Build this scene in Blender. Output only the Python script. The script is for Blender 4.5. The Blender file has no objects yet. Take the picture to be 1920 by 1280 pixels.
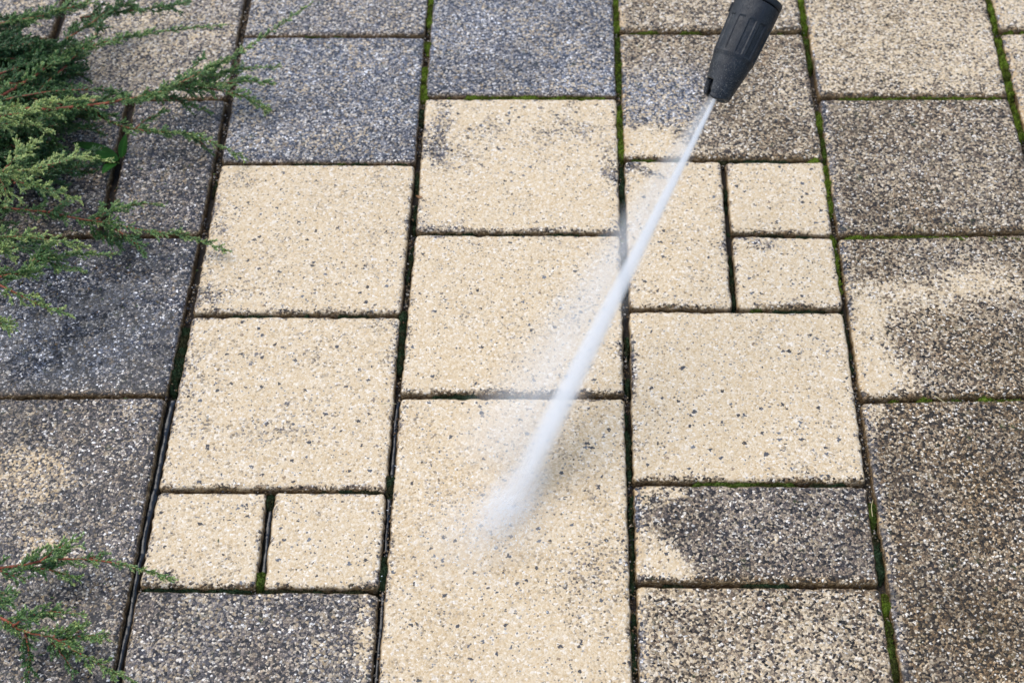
import bpy, math, random
import numpy as np
rng = np.random.default_rng(7)
random.seed(7)
S = bpy.context.scene
C = S.collection
rad = math.radians

# ---------------------------------------------------------------- camera
CF, CX, CY, CZ, CT, CYAW, CROLL = 3.35479573, -0.07288285, -1.66340564, 1.79133383, 0.73247018, 0.04930326, -0.03942441
def _rz(a): return np.array([[math.cos(a), -math.sin(a), 0], [math.sin(a), math.cos(a), 0], [0, 0, 1]])
def _rx(a): return np.array([[1, 0, 0], [0, math.cos(a), -math.sin(a)], [0, math.sin(a), math.cos(a)]])
CR = _rz(CYAW) @ _rx(CT) @ _rz(CROLL)
CP = np.array([CX, CY, CZ])
cam_d = bpy.data.cameras.new("camera")
cam = bpy.data.objects.new("camera", cam_d)
C.objects.link(cam)
from mathutils import Matrix, Vector
M4 = Matrix([list(CR[i]) + [CP[i]] for i in range(3)] + [[0, 0, 0, 1]])
cam.matrix_world = M4
cam_d.sensor_width = 36
cam_d.lens = CF * 1000 / 1920 * 36
cam_d.clip_start = 0.05
cam_d.clip_end = 200
cam_d.dof.use_dof = True
cam_d.dof.focus_distance = 2.22
cam_d.dof.aperture_fstop = 7.0
S.camera = cam

# ---------------------------------------------------------------- light
SUN_EL, SUN_AZ = rad(64), rad(-60)          # azimuth from +Y (away from camera) towards +X
w = bpy.data.worlds.new("World"); S.world = w; w.use_nodes = True
nt = w.node_tree
bg = nt.nodes["Background"]
sky = nt.nodes.new("ShaderNodeTexSky"); sky.sky_type = 'NISHITA'; sky.sun_disc = False
sky.sun_elevation = SUN_EL; sky.sun_rotation = SUN_AZ
nt.links.new(sky.outputs[0], bg.inputs[0]); bg.inputs[1].default_value = 0.15
sd = bpy.data.lights.new("sun", 'SUN'); sd.energy = 2.0; sd.angle = rad(62); sd.color = (1.0, 0.945, 0.85)
sun = bpy.data.objects.new("sun", sd); C.objects.link(sun)
dirv = Vector((math.sin(SUN_AZ) * math.cos(SUN_EL), math.cos(SUN_AZ) * math.cos(SUN_EL), math.sin(SUN_EL)))
sun.rotation_euler = dirv.to_track_quat('Z', 'Y').to_euler()
S.view_settings.view_transform = 'Standard'
S.view_settings.look = 'None'
S.view_settings.exposure = 0.47
S.view_settings.gamma = 1
S.cycles.volume_bounces = 16
S.cycles.max_bounces = 18
S.cycles.volume_step_rate = 1.0
S.cycles.volume_max_steps = 256

# ---------------------------------------------------------------- geometry of the view: ground point under a photo pixel
def ray(px, py):
    d = CR @ np.array([(px - 960) / (CF * 1000), (640 - py) / (CF * 1000), -1.0])
    return d
def at(px, py, z=0.0):
    d = ray(px, py); t = (z - CZ) / d[2]
    return CP + d * t
def to_px(X):
    q = (np.asarray(X) - CP) @ CR
    return 960 + CF * 1000 * q[..., 0] / -q[..., 2], 640 - CF * 1000 * q[..., 1] / -q[..., 2]

# ---------------------------------------------------------------- numpy noise
_perm = rng.permutation(512).astype(np.int64)
_val = rng.random(512)
def vnoise(x, y, seed=0):
    x = np.asarray(x, float); y = np.asarray(y, float)
    xi = np.floor(x).astype(np.int64); yi = np.floor(y).astype(np.int64)
    fx = x - xi; fy = y - yi
    fx = fx * fx * (3 - 2 * fx); fy = fy * fy * (3 - 2 * fy)
    def h(a, b): return _val[(_perm[(_perm[(a + seed * 37) % 512] + b) % 512] + seed) % 512]
    return (h(xi, yi) * (1 - fx) + h(xi + 1, yi) * fx) * (1 - fy) + (h(xi, yi + 1) * (1 - fx) + h(xi + 1, yi + 1) * fx) * fy
def fbm(x, y, seed=0, o=4):
    s = 0; a = .5; t = 0
    for i in range(o):
        s = s + a * vnoise(x * 2 ** i, y * 2 ** i, seed + i); t += a; a *= .5
    return s / t
def sstep(a, b, x):
    t = np.clip((x - a) / (b - a), 0, 1); return t * t * (3 - 2 * t)

# ---------------------------------------------------------------- mesh helpers
def mesh_obj(name, verts, faces, mat, parent=None, smooth=True, cols=None, colname="tint"):
    """faces: (n,k) int array with k = 3 or 4, or list of such arrays"""
    me = bpy.data.meshes.new(name)
    verts = np.asarray(verts, dtype=np.float32)
    if not isinstance(faces, list): faces = [faces]
    faces = [np.asarray(f, dtype=np.int32) for f in faces if len(f)]
    me.vertices.add(len(verts)); me.vertices.foreach_set("co", verts.ravel())
    nl = sum(f.size for f in faces); nf = sum(len(f) for f in faces)
    me.loops.add(nl); me.loops.foreach_set("vertex_index", np.concatenate([f.ravel() for f in faces]))
    me.polygons.add(nf)
    tot = np.concatenate([np.full(len(f), f.shape[1], np.int32) for f in faces])
    st = np.concatenate([[0], np.cumsum(tot)[:-1]]).astype(np.int32)
    me.polygons.foreach_set("loop_start", st)
    me.update(calc_edges=True)
    me.validate()
    me.polygons.foreach_set("use_smooth", np.full(len(me.polygons), smooth))
    if cols is not None:
        a = me.color_attributes.new(colname, 'FLOAT_COLOR', 'POINT')
        cc = np.ones((len(verts), 4), np.float32); cc[:, :cols.shape[1]] = cols
        a.data.foreach_set("color", cc.ravel())
    me.materials.append(mat)
    o = bpy.data.objects.new(name, me); C.objects.link(o)
    if parent is not None: o.parent = parent
    return o
def tag(o, label=None, cat=None, group=None, kind=None):
    if label: o["label"] = label
    if cat: o["category"] = cat
    if group: o["group"] = group
    if kind: o["kind"] = kind
    return o
def empty(name, loc=(0, 0, 0)):
    o = bpy.data.objects.new(name, None); o.empty_display_size = .05; C.objects.link(o); o.location = loc
    return o
def tube(pts, radii, n=7, cap=True):
    pts = np.asarray(pts, float); radii = np.asarray(radii, float)
    m = len(pts); V = []; up = np.array([0, 0, 1.0])
    tang = np.gradient(pts, axis=0); tang /= np.linalg.norm(tang, axis=1)[:, None] + 1e-12
    a = np.cross(tang[0], up)
    if np.linalg.norm(a) < 1e-3: a = np.array([1.0, 0, 0])
    for i in range(m):
        a = a - tang[i] * (a @ tang[i]); a /= np.linalg.norm(a)
        b = np.cross(tang[i], a)
        th = np.arange(n) / n * 2 * math.pi
        V.append(pts[i] + radii[i] * (np.cos(th)[:, None] * a + np.sin(th)[:, None] * b))
    V = np.concatenate(V)
    i, j = np.meshgrid(np.arange(m - 1), np.arange(n), indexing='ij')
    F = np.stack([i * n + j, i * n + (j + 1) % n, (i + 1) * n + (j + 1) % n, (i + 1) * n + j], -1).reshape(-1, 4)
    Fs = [F]
    if cap:
        V = np.concatenate([V, pts[:1], pts[-1:]])
        k = np.arange(n)
        Fs.append(np.stack([np.full(n, m * n), (k + 1) % n, k], -1))
        Fs.append(np.stack([np.full(n, m * n + 1), (m - 1) * n + k, (m - 1) * n + (k + 1) % n], -1))
    return V, Fs

# ---------------------------------------------------------------- materials
def new_mat(name):
    m = bpy.data.materials.new(name); m.use_nodes = True
    for n in list(m.node_tree.nodes): m.node_tree.nodes.remove(n)
    return m, m.node_tree
class NB:
    """small node builder"""
    def __init__(s, t): s.t = t
    def n(s, typ, **kw):
        nd = s.t.nodes.new(typ)
        for k, v in kw.items(): setattr(nd, k, v)
        return nd
    def l(s, a, b): s.t.links.new(a, b)
    def put(s, inp, v):
        if isinstance(v, bpy.types.NodeSocket): s.l(v, inp)
        elif v is not None: inp.default_value = v
    def math(s, op, a, b=None, c=None, clamp=False):
        nd = s.n('ShaderNodeMath', operation=op); nd.use_clamp = clamp
        s.put(nd.inputs[0], a); s.put(nd.inputs[1], b); s.put(nd.inputs[2], c)
        return nd.outputs[0]
    def vmath(s, op, a, b=None):
        nd = s.n('ShaderNodeVectorMath', operation=op); s.put(nd.inputs[0], a); s.put(nd.inputs[1], b)
        return nd.outputs[0]
    def mix(s, f, a, b):
        nd = s.n('ShaderNodeMix', data_type='RGBA'); s.put(nd.inputs[0], f)
        s.put(nd.inputs[6], a); s.put(nd.inputs[7], b); return nd.outputs[2]
    def ramp(s, f, stops, interp='LINEAR'):
        nd = s.n('ShaderNodeValToRGB'); e = nd.color_ramp; e.interpolation = interp
        e.elements[0].position, e.elements[0].color = stops[0][0], (*stops[0][1], 1)
        e.elements[1].position, e.elements[1].color = stops[-1][0], (*stops[-1][1], 1)
        for p, c in stops[1:-1]:
            x = e.elements.new(p); x.color = (*c, 1)
        s.put(nd.inputs[0], f); return nd.outputs[0]
    def map(s, v, a, b, c=0.0, d=1.0, smooth=False):
        nd = s.n('ShaderNodeMapRange'); nd.clamp = True
        if smooth: nd.interpolation_type = 'SMOOTHSTEP'
        s.put(nd.inputs[0], v)
        for i, x in enumerate((a, b, c, d)): s.put(nd.inputs[i + 1], x)
        return nd.outputs[0]
    def noise(s, vec, scale, detail=2.0, rough=.5, dist=0.0):
        nd = s.n('ShaderNodeTexNoise'); s.put(nd.inputs['Vector'], vec); nd.inputs['Scale'].default_value = scale
        nd.inputs['Detail'].default_value = detail; nd.inputs['Roughness'].default_value = rough
        nd.inputs['Distortion'].default_value = dist
        return nd.outputs['Fac']
    def voro(s, vec, scale, feature='F1', rnd=1.0):
        nd = s.n('ShaderNodeTexVoronoi', feature=feature); s.put(nd.inputs['Vector'], vec)
        nd.inputs['Scale'].default_value = scale; nd.inputs['Randomness'].default_value = rnd
        return nd
    def sep(s, v):
        nd = s.n('ShaderNodeSeparateXYZ'); s.put(nd.inputs[0], v); return nd.outputs

def stone_material():
    m, t = new_mat("exposed_aggregate_concrete"); b = NB(t)
    tc = b.n('ShaderNodeTexCoord'); oi = b.n('ShaderNodeObjectInfo')
    off = b.n('ShaderNodeCombineXYZ')
    b.put(off.inputs[0], b.math('MULTIPLY', oi.outputs['Random'], 37.0))
    b.put(off.inputs[1], b.math('MULTIPLY', oi.outputs['Random'], 91.0))
    P0 = b.vmath('ADD', tc.outputs['Object'], off.outputs[0])
    # warp coordinates so that grains are irregular
    wn = b.n('ShaderNodeTexNoise'); b.put(wn.inputs['Vector'], P0); wn.inputs['Scale'].default_value = 260; wn.inputs['Detail'].default_value = 1
    wv = b.vmath('SCALE', b.vmath('SUBTRACT', wn.outputs['Color'], (.5, .5, .5)))
    wv.node.inputs['Scale'].default_value = 0.0028
    P = b.vmath('ADD', P0, wv)
    st = b.n('ShaderNodeVertexColor', layer_name="stain_sheen"); sr = b.n('ShaderNodeSeparateColor'); b.l(st.outputs[0], sr.inputs[0])
    dirt0, wet, brown = sr.outputs[0], sr.outputs[1], sr.outputs[2]
    # grains
    v1 = b.voro(P, 330.0); v1e = b.voro(P, 330.0, 'DISTANCE_TO_EDGE')
    wv3 = b.vmath('SCALE', b.vmath('SUBTRACT', wn.outputs['Color'], (.5, .5, .5))); wv3.node.inputs['Scale'].default_value = 0.0075
    P3 = b.vmath('ADD', P0, wv3)
    v2 = b.voro(P, 640.0); v3 = b.voro(P3, 172.0)
    c1 = b.n('ShaderNodeSeparateColor'); b.l(v1.outputs['Color'], c1.inputs[0])
    c2 = b.n('ShaderNodeSeparateColor'); b.l(v2.outputs['Color'], c2.inputs[0])
    c3 = b.n('ShaderNodeSeparateColor'); b.l(v3.outputs['Color'], c3.inputs[0])
    n_lo = b.noise(P0, 9.0, 3.0, .6); n_mid = b.noise(P0, 55.0, 4.0, .65)
    # washed surface: cream cement with pale and tan grains, few dark ones
    tan = b.ramp(c1.outputs[0], [(0.0, (.46, .31, .15)), (.12, (.58, .43, .25)), (.5, (.645, .505, .325)), (.82, (.72, .60, .43)), (1.0, (.90, .85, .77))])
    tan2 = b.ramp(c2.outputs[0], [(0.0, (.40, .265, .12)), (.2, (.59, .435, .255)), (.8, (.69, .555, .375)), (1.0, (.90, .84, .74))])
    clean = b.mix(.42, tan, tan2)
    clean = b.mix(b.map(n_mid, .35, .7, 0, .25), clean, (.66, .52, .335, 1))
    # dark slate specks of two sizes; wear varies by area
    spd = b.math('ADD', b.map(n_lo, .3, .7, -.02, .06), .085)
    spk = b.math('MULTIPLY', b.math('LESS_THAN', c3.outputs[1], spd), b.math('LESS_THAN', v3.outputs['Distance'], b.math('MULTIPLY_ADD', c3.outputs[2], .42, .10)))
    spk2 = b.math('MULTIPLY', b.math('LESS_THAN', c1.outputs[1], b.math('MULTIPLY', spd, .75)), b.math('LESS_THAN', v1.outputs['Distance'], .45))
    spc = b.ramp(c3.outputs[0], [(0.0, (.010, .014, .022)), (.6, (.030, .040, .058)), (.85, (.12, .14, .17)), (1, (.26, .18, .11))])
    spc2 = b.ramp(c1.outputs[2], [(0.0, (.02, .026, .036)), (.6, (.08, .095, .115)), (1, (.26, .26, .26))])
    clean = b.mix(b.math('MULTIPLY', spk2, .85), clean, spc2)
    clean = b.mix(b.math('MULTIPLY', spk, .92), clean, spc)
    # unwashed surface: bare grains with grime between
    warm = b.ramp(c1.outputs[0], [(0.0, (.012, .009, .006)), (.22, (.045, .030, .017)), (.42, (.135, .082, .034)), (.60, (.29, .18, .085)), (.78, (.48, .335, .18)), (.9, (.70, .57, .40)), (1.0, (.88, .80, .68))])
    cool = b.ramp(c1.outputs[0], [(0.0, (.012, .016, .028)), (.25, (.078, .092, .130)), (.48, (.20, .218, .270)), (.66, (.32, .33, .365)), (.8, (.43, .40, .385)), (.92, (.64, .61, .58)), (1.0, (.92, .92, .95))])  # grimy grains; the blue cast paints in sky reflection off wet stone
    dcol = b.mix(b.map(brown, 0, 1), cool, warm)
    fine = b.ramp(c2.outputs[0], [(0.0, (.25, .25, .25)), (.5, (.9, .9, .9)), (1.0, (1.6, 1.6, 1.6))])
    mm = b.n('ShaderNodeMix', data_type='RGBA', blend_type='MULTIPLY'); mm.inputs[0].default_value = .62
    b.l(dcol, mm.inputs[6]); b.l(fine, mm.inputs[7]); dcol = mm.outputs[2]
    mot = b.n('ShaderNodeHueSaturation'); b.put(mot.inputs['Value'], b.math('MULTIPLY', b.map(n_lo, .32, .68, .70, 1.18), b.map(n_mid, .3, .7, .72, 1.25))); b.l(dcol, mot.inputs['Color']); dcol = mot.outputs[0]
    crev = b.map(v1e.outputs['Distance'], .0, .13, 1, 0)
    dcol = b.mix(b.math('MULTIPLY', crev, .9), dcol, b.mix(brown, (.018, .021, .028, 1), (.022, .017, .011, 1)))
    alg = b.math('MULTIPLY', b.map(b.noise(P0, 38.0, 3.0, .7), .59, .74, 0, 1), b.map(b.noise(P0, 260.0, 2.0, .6), .45, .6, 0, .75))
    dcol = b.mix(alg, dcol, (.055, .085, .012, 1))
    # how much grime: stain map broken up grain by grain
    df = b.math('ADD', dirt0, b.math('MULTIPLY', b.math('SUBTRACT', c1.outputs[2], .5), .75))
    df = b.math('ADD', df, b.math('MULTIPLY', b.math('SUBTRACT', n_mid, .5), .55))
    df = b.map(df, .30, .72, 0, 1)
    col = b.mix(df, clean, dcol)
    # water darkens the stone a little
    wd = b.n('ShaderNodeGamma'); b.put(wd.inputs['Gamma'], b.map(wet, .4, 1, 1.0, 1.5))
    b.l(col, wd.inputs['Color']); col = wd.outputs[0]
    # slab sides: brown stained cement
    ge = b.n('ShaderNodeNewGeometry'); nz = b.sep(ge.outputs['Normal'])[2]
    side = b.map(nz, .45, .93, 1, 0)
    col = b.mix(b.math('MULTIPLY', side, .8), col, b.ramp(b.noise(P0, 120.0, 3.0, .6), [(0.3, (.045, .026, .010)), (.55, (.20, .12, .045)), (.75, (.40, .27, .12))]))
    bs = b.n('ShaderNodeBsdfPrincipled'); b.l(col, bs.inputs['Base Color'])
    rg = b.math('ADD', b.map(wet, 0, 1, .72, .42), b.math('MULTIPLY', b.math('SUBTRACT', c1.outputs[1], .5), .18))
    b.l(rg, bs.inputs['Roughness'])
    bs.inputs['Specular IOR Level'].default_value = .32
    b.put(bs.inputs['Coat Weight'], b.map(wet, .25, 1, .0, .30)); bs.inputs['Coat Roughness'].default_value = .07
    # relief: rounded grains + pits
    h1 = b.math('MULTIPLY', b.map(v1.outputs['Distance'], .0, .75, 1, 0), b.math('ADD', b.math('MULTIPLY', c1.outputs[1], .8), .3))
    h2 = b.map(v2.outputs['Distance'], .0, .8, .45, 0)
    hh = b.math('ADD', b.math('ADD', h1, h2), b.math('MULTIPLY', b.noise(P0, 105.0, 3.0, .55), 1.5))
    bp = b.n('ShaderNodeBump'); b.l(hh, bp.inputs['Height'])
    b.put(bp.inputs['Strength'], b.map(df, 0, 1, .7, 1.0)); b.put(bp.inputs['Distance'], b.map(df, 0, 1, .0009, .0017))
    b.l(bp.outputs[0], bs.inputs['Normal']); 
    o = b.n('ShaderNodeOutputMaterial'); b.l(bs.outputs[0], o.inputs[0])
    return m
STONE = stone_material()

def simple(name, col, rough=.6, spec=.5, **kw):
    m, t = new_mat(name); b = NB(t); bs = b.n('ShaderNodeBsdfPrincipled')
    bs.inputs['Base Color'].default_value = (*col, 1); bs.inputs['Roughness'].default_value = rough
    bs.inputs['Specular IOR Level'].default_value = spec
    for k, v in kw.items(): bs.inputs[k].default_value = v
    o = b.n('ShaderNodeOutputMaterial'); b.l(bs.outputs[0], o.inputs[0]); return m
def soil_material():
    m, t = new_mat("joint_soil"); b = NB(t); tc = b.n('ShaderNodeTexCoord'); p = tc.outputs['Object']
    c = b.ramp(b.noise(p, 240.0, 5.0, .7), [(.3, (.008, .006, .004)), (.55, (.028, .020, .012)), (.75, (.07, .052, .032))])
    bs = b.n('ShaderNodeBsdfPrincipled'); b.l(c, bs.inputs['Base Color']); bs.inputs['Roughness'].default_value = .7
    bp = b.n('ShaderNodeBump'); bp.inputs['Strength'].default_value = 1; bp.inputs['Distance'].default_value = .003
    b.l(b.noise(p, 300.0, 4.0, .7), bp.inputs['Height']); b.l(bp.outputs[0], bs.inputs['Normal'])
    o = b.n('ShaderNodeOutputMaterial'); b.l(bs.outputs[0], o.inputs[0]); return m
SOIL = soil_material()
def tint_material(name, rough=.6, spec=.4, trans=0.0, sheen=0.0, bump=None):
    m, t = new_mat(name); b = NB(t); vc = b.n('ShaderNodeVertexColor', layer_name="tint")
    bs = b.n('ShaderNodeBsdfPrincipled'); b.l(vc.outputs[0], bs.inputs['Base Color'])
    bs.inputs['Roughness'].default_value = rough; bs.inputs['Specular IOR Level'].default_value = spec
    bs.inputs['Sheen Weight'].default_value = sheen
    o = b.n('ShaderNodeOutputMaterial')
    if bump:
        tc = b.n('ShaderNodeTexCoord'); bp = b.n('ShaderNodeBump'); bp.inputs['Distance'].default_value = bump[1]
        b.l(b.noise(tc.outputs['Object'], bump[0], 3.0, .6), bp.inputs['Height']); b.l(bp.outputs[0], bs.inputs['Normal'])
    if trans:
        tr = b.n('ShaderNodeBsdfTranslucent'); b.l(vc.outputs[0], tr.inputs[0])
        mx = b.n('ShaderNodeMixShader'); mx.inputs[0].default_value = trans
        b.l(bs.outputs[0], mx.inputs[1]); b.l(tr.outputs[0], mx.inputs[2]); b.l(mx.outputs[0], o.inputs[0])
    else: b.l(bs.outputs[0], o.inputs[0])
    return m
MOSS = tint_material("moss_cushion", .8, .2, .15)
NEEDLE = tint_material("juniper_needles", .42, .5, .12)
BARK = tint_material("juniper_bark", .6, .4, 0, 0, (900.0, .0008))
LEAF = tint_material("weed_leaf", .6, .2, .2)

# ---------------------------------------------------------------- ground
gs = 15.0
ground = mesh_obj("ground", [(-gs, -gs, -.017), (gs, -gs, -.017), (gs, gs, -.017), (-gs, gs, -.017)], np.array([[0, 1, 2, 3]]), SOIL)
tag(ground, kind="structure", label="dark soil and bedding sand showing in the joints between slabs")

# ---------------------------------------------------------------- paving slabs
W = .30
JP = {(1,0):(450,68),(2,0):(801,68),(2,.5):(793,182),(3,.5):(1160,182),(3,0):(1157,60),(4,0):(1509,60),(4,.5):(1531,184),(5,.5):(1895,184),
 (5,0):(1870,60),(1,1):(408,307),(2,1):(783,307),(3,1):(1166,299),(4,1):(1549,300),(1,2):(353,590),(2,2):(756,590),(2,1.5):(774,438),
 (3,1.5):(1168,438),(4,1.5):(1566,443),(3,2):(1175,580),(4,2):(1586,582),(2,2.5):(745,741),(3,2.5):(1176,742),(4,2.5):(1609,749),
 (1,2.5):(320,742),(1,3):(288,917),(2,3):(730,921),(3,3):(1182,904),(4,3):(1630,906),(1,3.5):(250,1104),(2,3.5):(716,1107),(3,3.5):(1187,1094),
 (4,3.5):(1655,1096),(1,.5):(430,185),(1,1.5):(382,441),(3.5,1):(1356,300),(3.5,2):(1378,580),(3.5,1.5):(1367,438),(1.5,3):(509,919),(1.5,3.5):(486,1105),
 (0,0):(97,75),(0,.5):(68,187),(.5,.5):(246,186),(.5,1.5):(190,441)}
def gp(c, r):
    if (c, r) in JP: return at(*JP[(c, r)])[:2]
    return np.array([(c - 3) * W, -(r - 2) * W])
# half gap (m) at the vertical lines; horizontal joints 3.2 mm each side
VG = {0: .0045, .5: .0062, 1: .0056, 1.5: .0048, 2: .0036, 3: .0033, 3.5: .0034, 4: .0034, 5: .0036}

# stains: (px, py, rx, ry, amount, blue/brown target) laid on the real ground where the photo shows them
CLEAN = [(1212,268,62,34,-.9),(1441,1012,8,5,-.75),(1215,1035,42,60,-.55),(1262,1062,38,26,-.8),(1228,925,46,18,-.7),
         (1660,575,95,34,-.24),(1760,548,110,28,-.27),(1870,525,110,30,-.30),(1622,650,34,80,-.62),(1655,710,46,40,-.55),(1635,780,18,50,-.35),
         (50,900,60,50,-.40),(85,1010,50,28,-.32),(90,860,30,14,-.3),(690,1200,20,70,-.48),(640,1230,60,30,-.15),(600,1112,110,8,-.5),
         (1640,205,14,14,-.1),(1700,60,120,60,-.1),(320,80,110,50,-.15),(560,255,90,30,-.05)]
DIRTY = [(440,330,30,20,.35),(400,430,22,90,.3),(500,470,60,20,.10),(490,795,110,26,.20),(560,500,140,30,.06),(370,560,80,18,.45),(355,700,30,60,.2),
         (815,240,26,70,.5),(840,290,60,30,.2),(905,240,40,20,.25),(1080,250,60,20,.25),(1150,310,20,30,.3),(800,425,60,12,.35),(720,610,40,14,.35),(735,690,20,60,.25),
         (1085,980,90,130,.08),(1120,1100,60,90,.14),(830,900,80,60,.08),(780,770,40,30,.12),(1195,320,60,10,.55),(1400,450,60,9,.45),(1500,560,20,14,.2),
         (1180,690,12,60,.4),(1560,640,60,60,.05),(700,1080,22,30,.4),(280,1085,60,12,.3),(500,540,60,18,.1),(1020,610,60,20,.1)]
def stain_sheen(X, Y, d, dedge_s, dl, rim, base, wet0, brown0, seed):
    px, py = to_px(np.stack([X, Y, 0 * X], -1))
    n = fbm(X * 14, Y * 14, seed); n2 = fbm(X * 45, Y * 45, seed + 9)
    wx = px + (n - .5) * 70 + (n2 - .5) * 36; wy = py + (fbm(X * 14 + 50, Y * 14, seed) - .5) * 60 + (n2 - .5) * 24
    D = np.full_like(X, base) + (n - .5) * .35 + (n2 - .5) * .22
    if base > .3:
        for cx, cy, rx, ry, a in CLEAN: D = D + a * (1 - sstep(.35, 1.75, np.hypot((wx - cx) / rx, (wy - cy) / ry)))
    else:
        for cx, cy, rx, ry, a in DIRTY: D = D + a * 1.12 * (1 - sstep(.3, 1.6, np.hypot((wx - cx) / rx, (wy - cy) / ry)))
    ne = fbm(X * 60, Y * 60, 77)
    D = D + .55 * (1 - sstep(.001, .010, d)) * sstep(.38, .62, ne)
    D = D + .55 * (1 - sstep(.002, .013, dedge_s)) * sstep(.22, .6, fbm(X * 30, Y * 30, 33))  # near-edge fringe: dirt, plus edge shading painted into the colour
    Wt = np.full_like(X, wet0) + (n - .5) * .3
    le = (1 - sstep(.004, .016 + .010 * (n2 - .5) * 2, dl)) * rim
    D = D - .38 * le * sstep(.25, .6, n); Wt = Wt + .5 * le  # pale left rims: reflection off wet edges, painted by lightening the grime
    B = np.full_like(X, brown0) + (n - .5) * .35
    # blue-grey paints sky reflection, top left and under juniper; brown towards the right
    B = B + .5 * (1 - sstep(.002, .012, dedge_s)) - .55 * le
    B = B - .8 * (1 - sstep(.4, 1.3, np.hypot((wx - 1240) / 110, (wy - 175) / 70)))
    B = B - .5 * (1 - sstep(.4, 1.3, np.hypot((wx - 90) / 200, (wy - 600) / 110)))
    return np.clip(np.stack([D, Wt, B], -1), 0, 1)

def axis_coords(L, step=.0042):
    e = [0, .0012, .0026, .0042, .0062, .009]
    n = max(4, int((L - 2 * e[-1]) / step))
    mid = np.linspace(e[-1], L - e[-1], n + 1)[1:-1]
    return np.concatenate([e, mid, [L - x for x in e[::-1]]])
NSLAB = 0
def slab(c0, r0, c1, r1, label, base=.05, wet=.25, brown=.5, group="concrete paving slabs"):
    global NSLAB
    NSLAB += 1; seed = NSLAB
    A, B_, D_, Cc = gp(c0, r0), gp(c1, r0), gp(c1, r1), gp(c0, r1)
    gl, gr_ = VG.get(c0, .0042), VG.get(c1, .0042)
    gh = .0027
    # inset corners
    def ins(p, sx, sy): return np.array([p[0] + sx, p[1] + sy])
    A = ins(A, gl, -gh); B_ = ins(B_, -gr_, -gh); D_ = ins(D_, -gr_, gh); Cc = ins(Cc, gl, gh)
    jit = lambda: (np.random.default_rng(seed * 3 + 1).random(2) - .5) * .001
    LX = (np.linalg.norm(B_ - A) + np.linalg.norm(D_ - Cc)) / 2
    LY = (np.linalg.norm(Cc - A) + np.linalg.norm(D_ - B_)) / 2
    u = axis_coords(LX); v = axis_coords(LY)
    U, V = np.meshgrid(u, v, indexing='ij'); nx, ny = U.shape
    R = .007
    # rounded corners in plan
    def corner(U, V, sx, sy):
        uu = U if sx else LX - U; vv = V if sy else LY - V
        m = (uu < R) & (vv < R)
        a, c = R - uu, R - vv
        mx = np.maximum(a, c); nrm = np.hypot(a, c) + 1e-12
        k = mx / nrm
        uu2 = np.where(m, R - a * k, uu); vv2 = np.where(m, R - c * k, vv)
        dd = np.where(m, R - mx, np.minimum(uu, vv))
        return (uu2 if sx else LX - uu2), (vv2 if sy else LY - vv2), dd
    d = np.minimum(np.minimum(U, LX - U), np.minimum(V, LY - V))
    for sx in (1, 0):
        for sy in (1, 0):
            U2, V2, dd = corner(U, V, sx, sy); U, V = U2, V2
    s, t = (U / LX)[..., None], (V / LY)[..., None]
    XY = A * (1 - s) * (1 - t) + B_ * s * (1 - t) + D_ * s * t + Cc * (1 - s) * t
    ctr = XY.reshape(-1, 2).mean(0)
    X, Y = XY[..., 0], XY[..., 1]
    # worn, slightly ragged rim
    em = np.exp(-d / .004)
    X = X + (fbm(X * 120, Y * 120, seed, 3) - .5) * .0042 * em; Y = Y + (fbm(X * 120 + 40, Y * 120, seed, 3) - .5) * .0042 * em
    bev = .0062; q = np.clip((bev - d) / bev, 0, 1)
    Z = -.0048 * (1 - np.sqrt(np.clip(1 - q * q, 0, 1)))
    chip = sstep(.60, .80, fbm(X * 70, Y * 70, seed + 20, 3)) * np.exp(-d / .006)
    Z = Z - chip * .003
    Z = Z + (fbm(X * 180, Y * 180, seed + 5, 3) - .5) * .0011 + (fbm(X * 25, Y * 25, seed + 8, 2) - .5) * .0012
    rg = np.random.default_rng(seed)
    Z = Z + (rg.random() - .5) * .0018 + ((X - ctr[0]) * (rg.random() - .5) + (Y - ctr[1]) * (rg.random() - .5)) * .012
    st = stain_sheen(X.ravel(), Y.ravel(), d.ravel(), LY - V.ravel(), U.ravel(), 1.0 if (c0 >= 3 and base > .3) else 0.0, base, wet, brown, seed)
    top = np.stack([X.ravel() - ctr[0], Y.ravel() - ctr[1], Z.ravel()], -1)
    i, j = np.meshgrid(np.arange(nx - 1), np.arange(ny - 1), indexing='ij')
    F = np.stack([i * ny + j, i * ny + j + 1, (i + 1) * ny + j + 1, (i + 1) * ny + j], -1).reshape(-1, 4)
    # rim loop -> side walls
    loop = np.concatenate([np.arange(nx) * ny, (nx - 1) * ny + np.arange(1, ny), np.arange(nx - 2, -1, -1) * ny + ny - 1, np.arange(ny - 2, 0, -1)])
    rim = top[loop]; n = len(loop); base_i = len(top)
    rows = [rim.copy() for _ in range(3)]
    for k, z in enumerate((-.012, -.024, -.06)):
        rows[k][:, 2] = z; rows[k][:, :2] *= 1.0 - .0 * k
    verts = np.concatenate([top] + rows)
    k = np.arange(n); prev = loop
    Fs = [F]
    for q_ in range(3):
        cur = base_i + q_ * n + k
        Fs.append(np.stack([prev[k], cur[k], cur[(k + 1) % n], prev[(k + 1) % n]], -1)[:, ::-1]); prev = cur
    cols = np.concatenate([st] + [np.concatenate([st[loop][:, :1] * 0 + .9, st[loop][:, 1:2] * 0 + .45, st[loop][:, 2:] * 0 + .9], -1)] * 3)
    o = mesh_obj("paving_slab", verts, np.concatenate(Fs), STONE, cols=cols, colname="stain_sheen")
    o.location = (ctr[0], ctr[1], 0)
    # make sure tops face up
    if o.data.polygons[len(F) // 2].normal.z < 0: o.data.flip_normals()
    tag(o, label, "paving slab", group, "thing")
    return o

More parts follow.
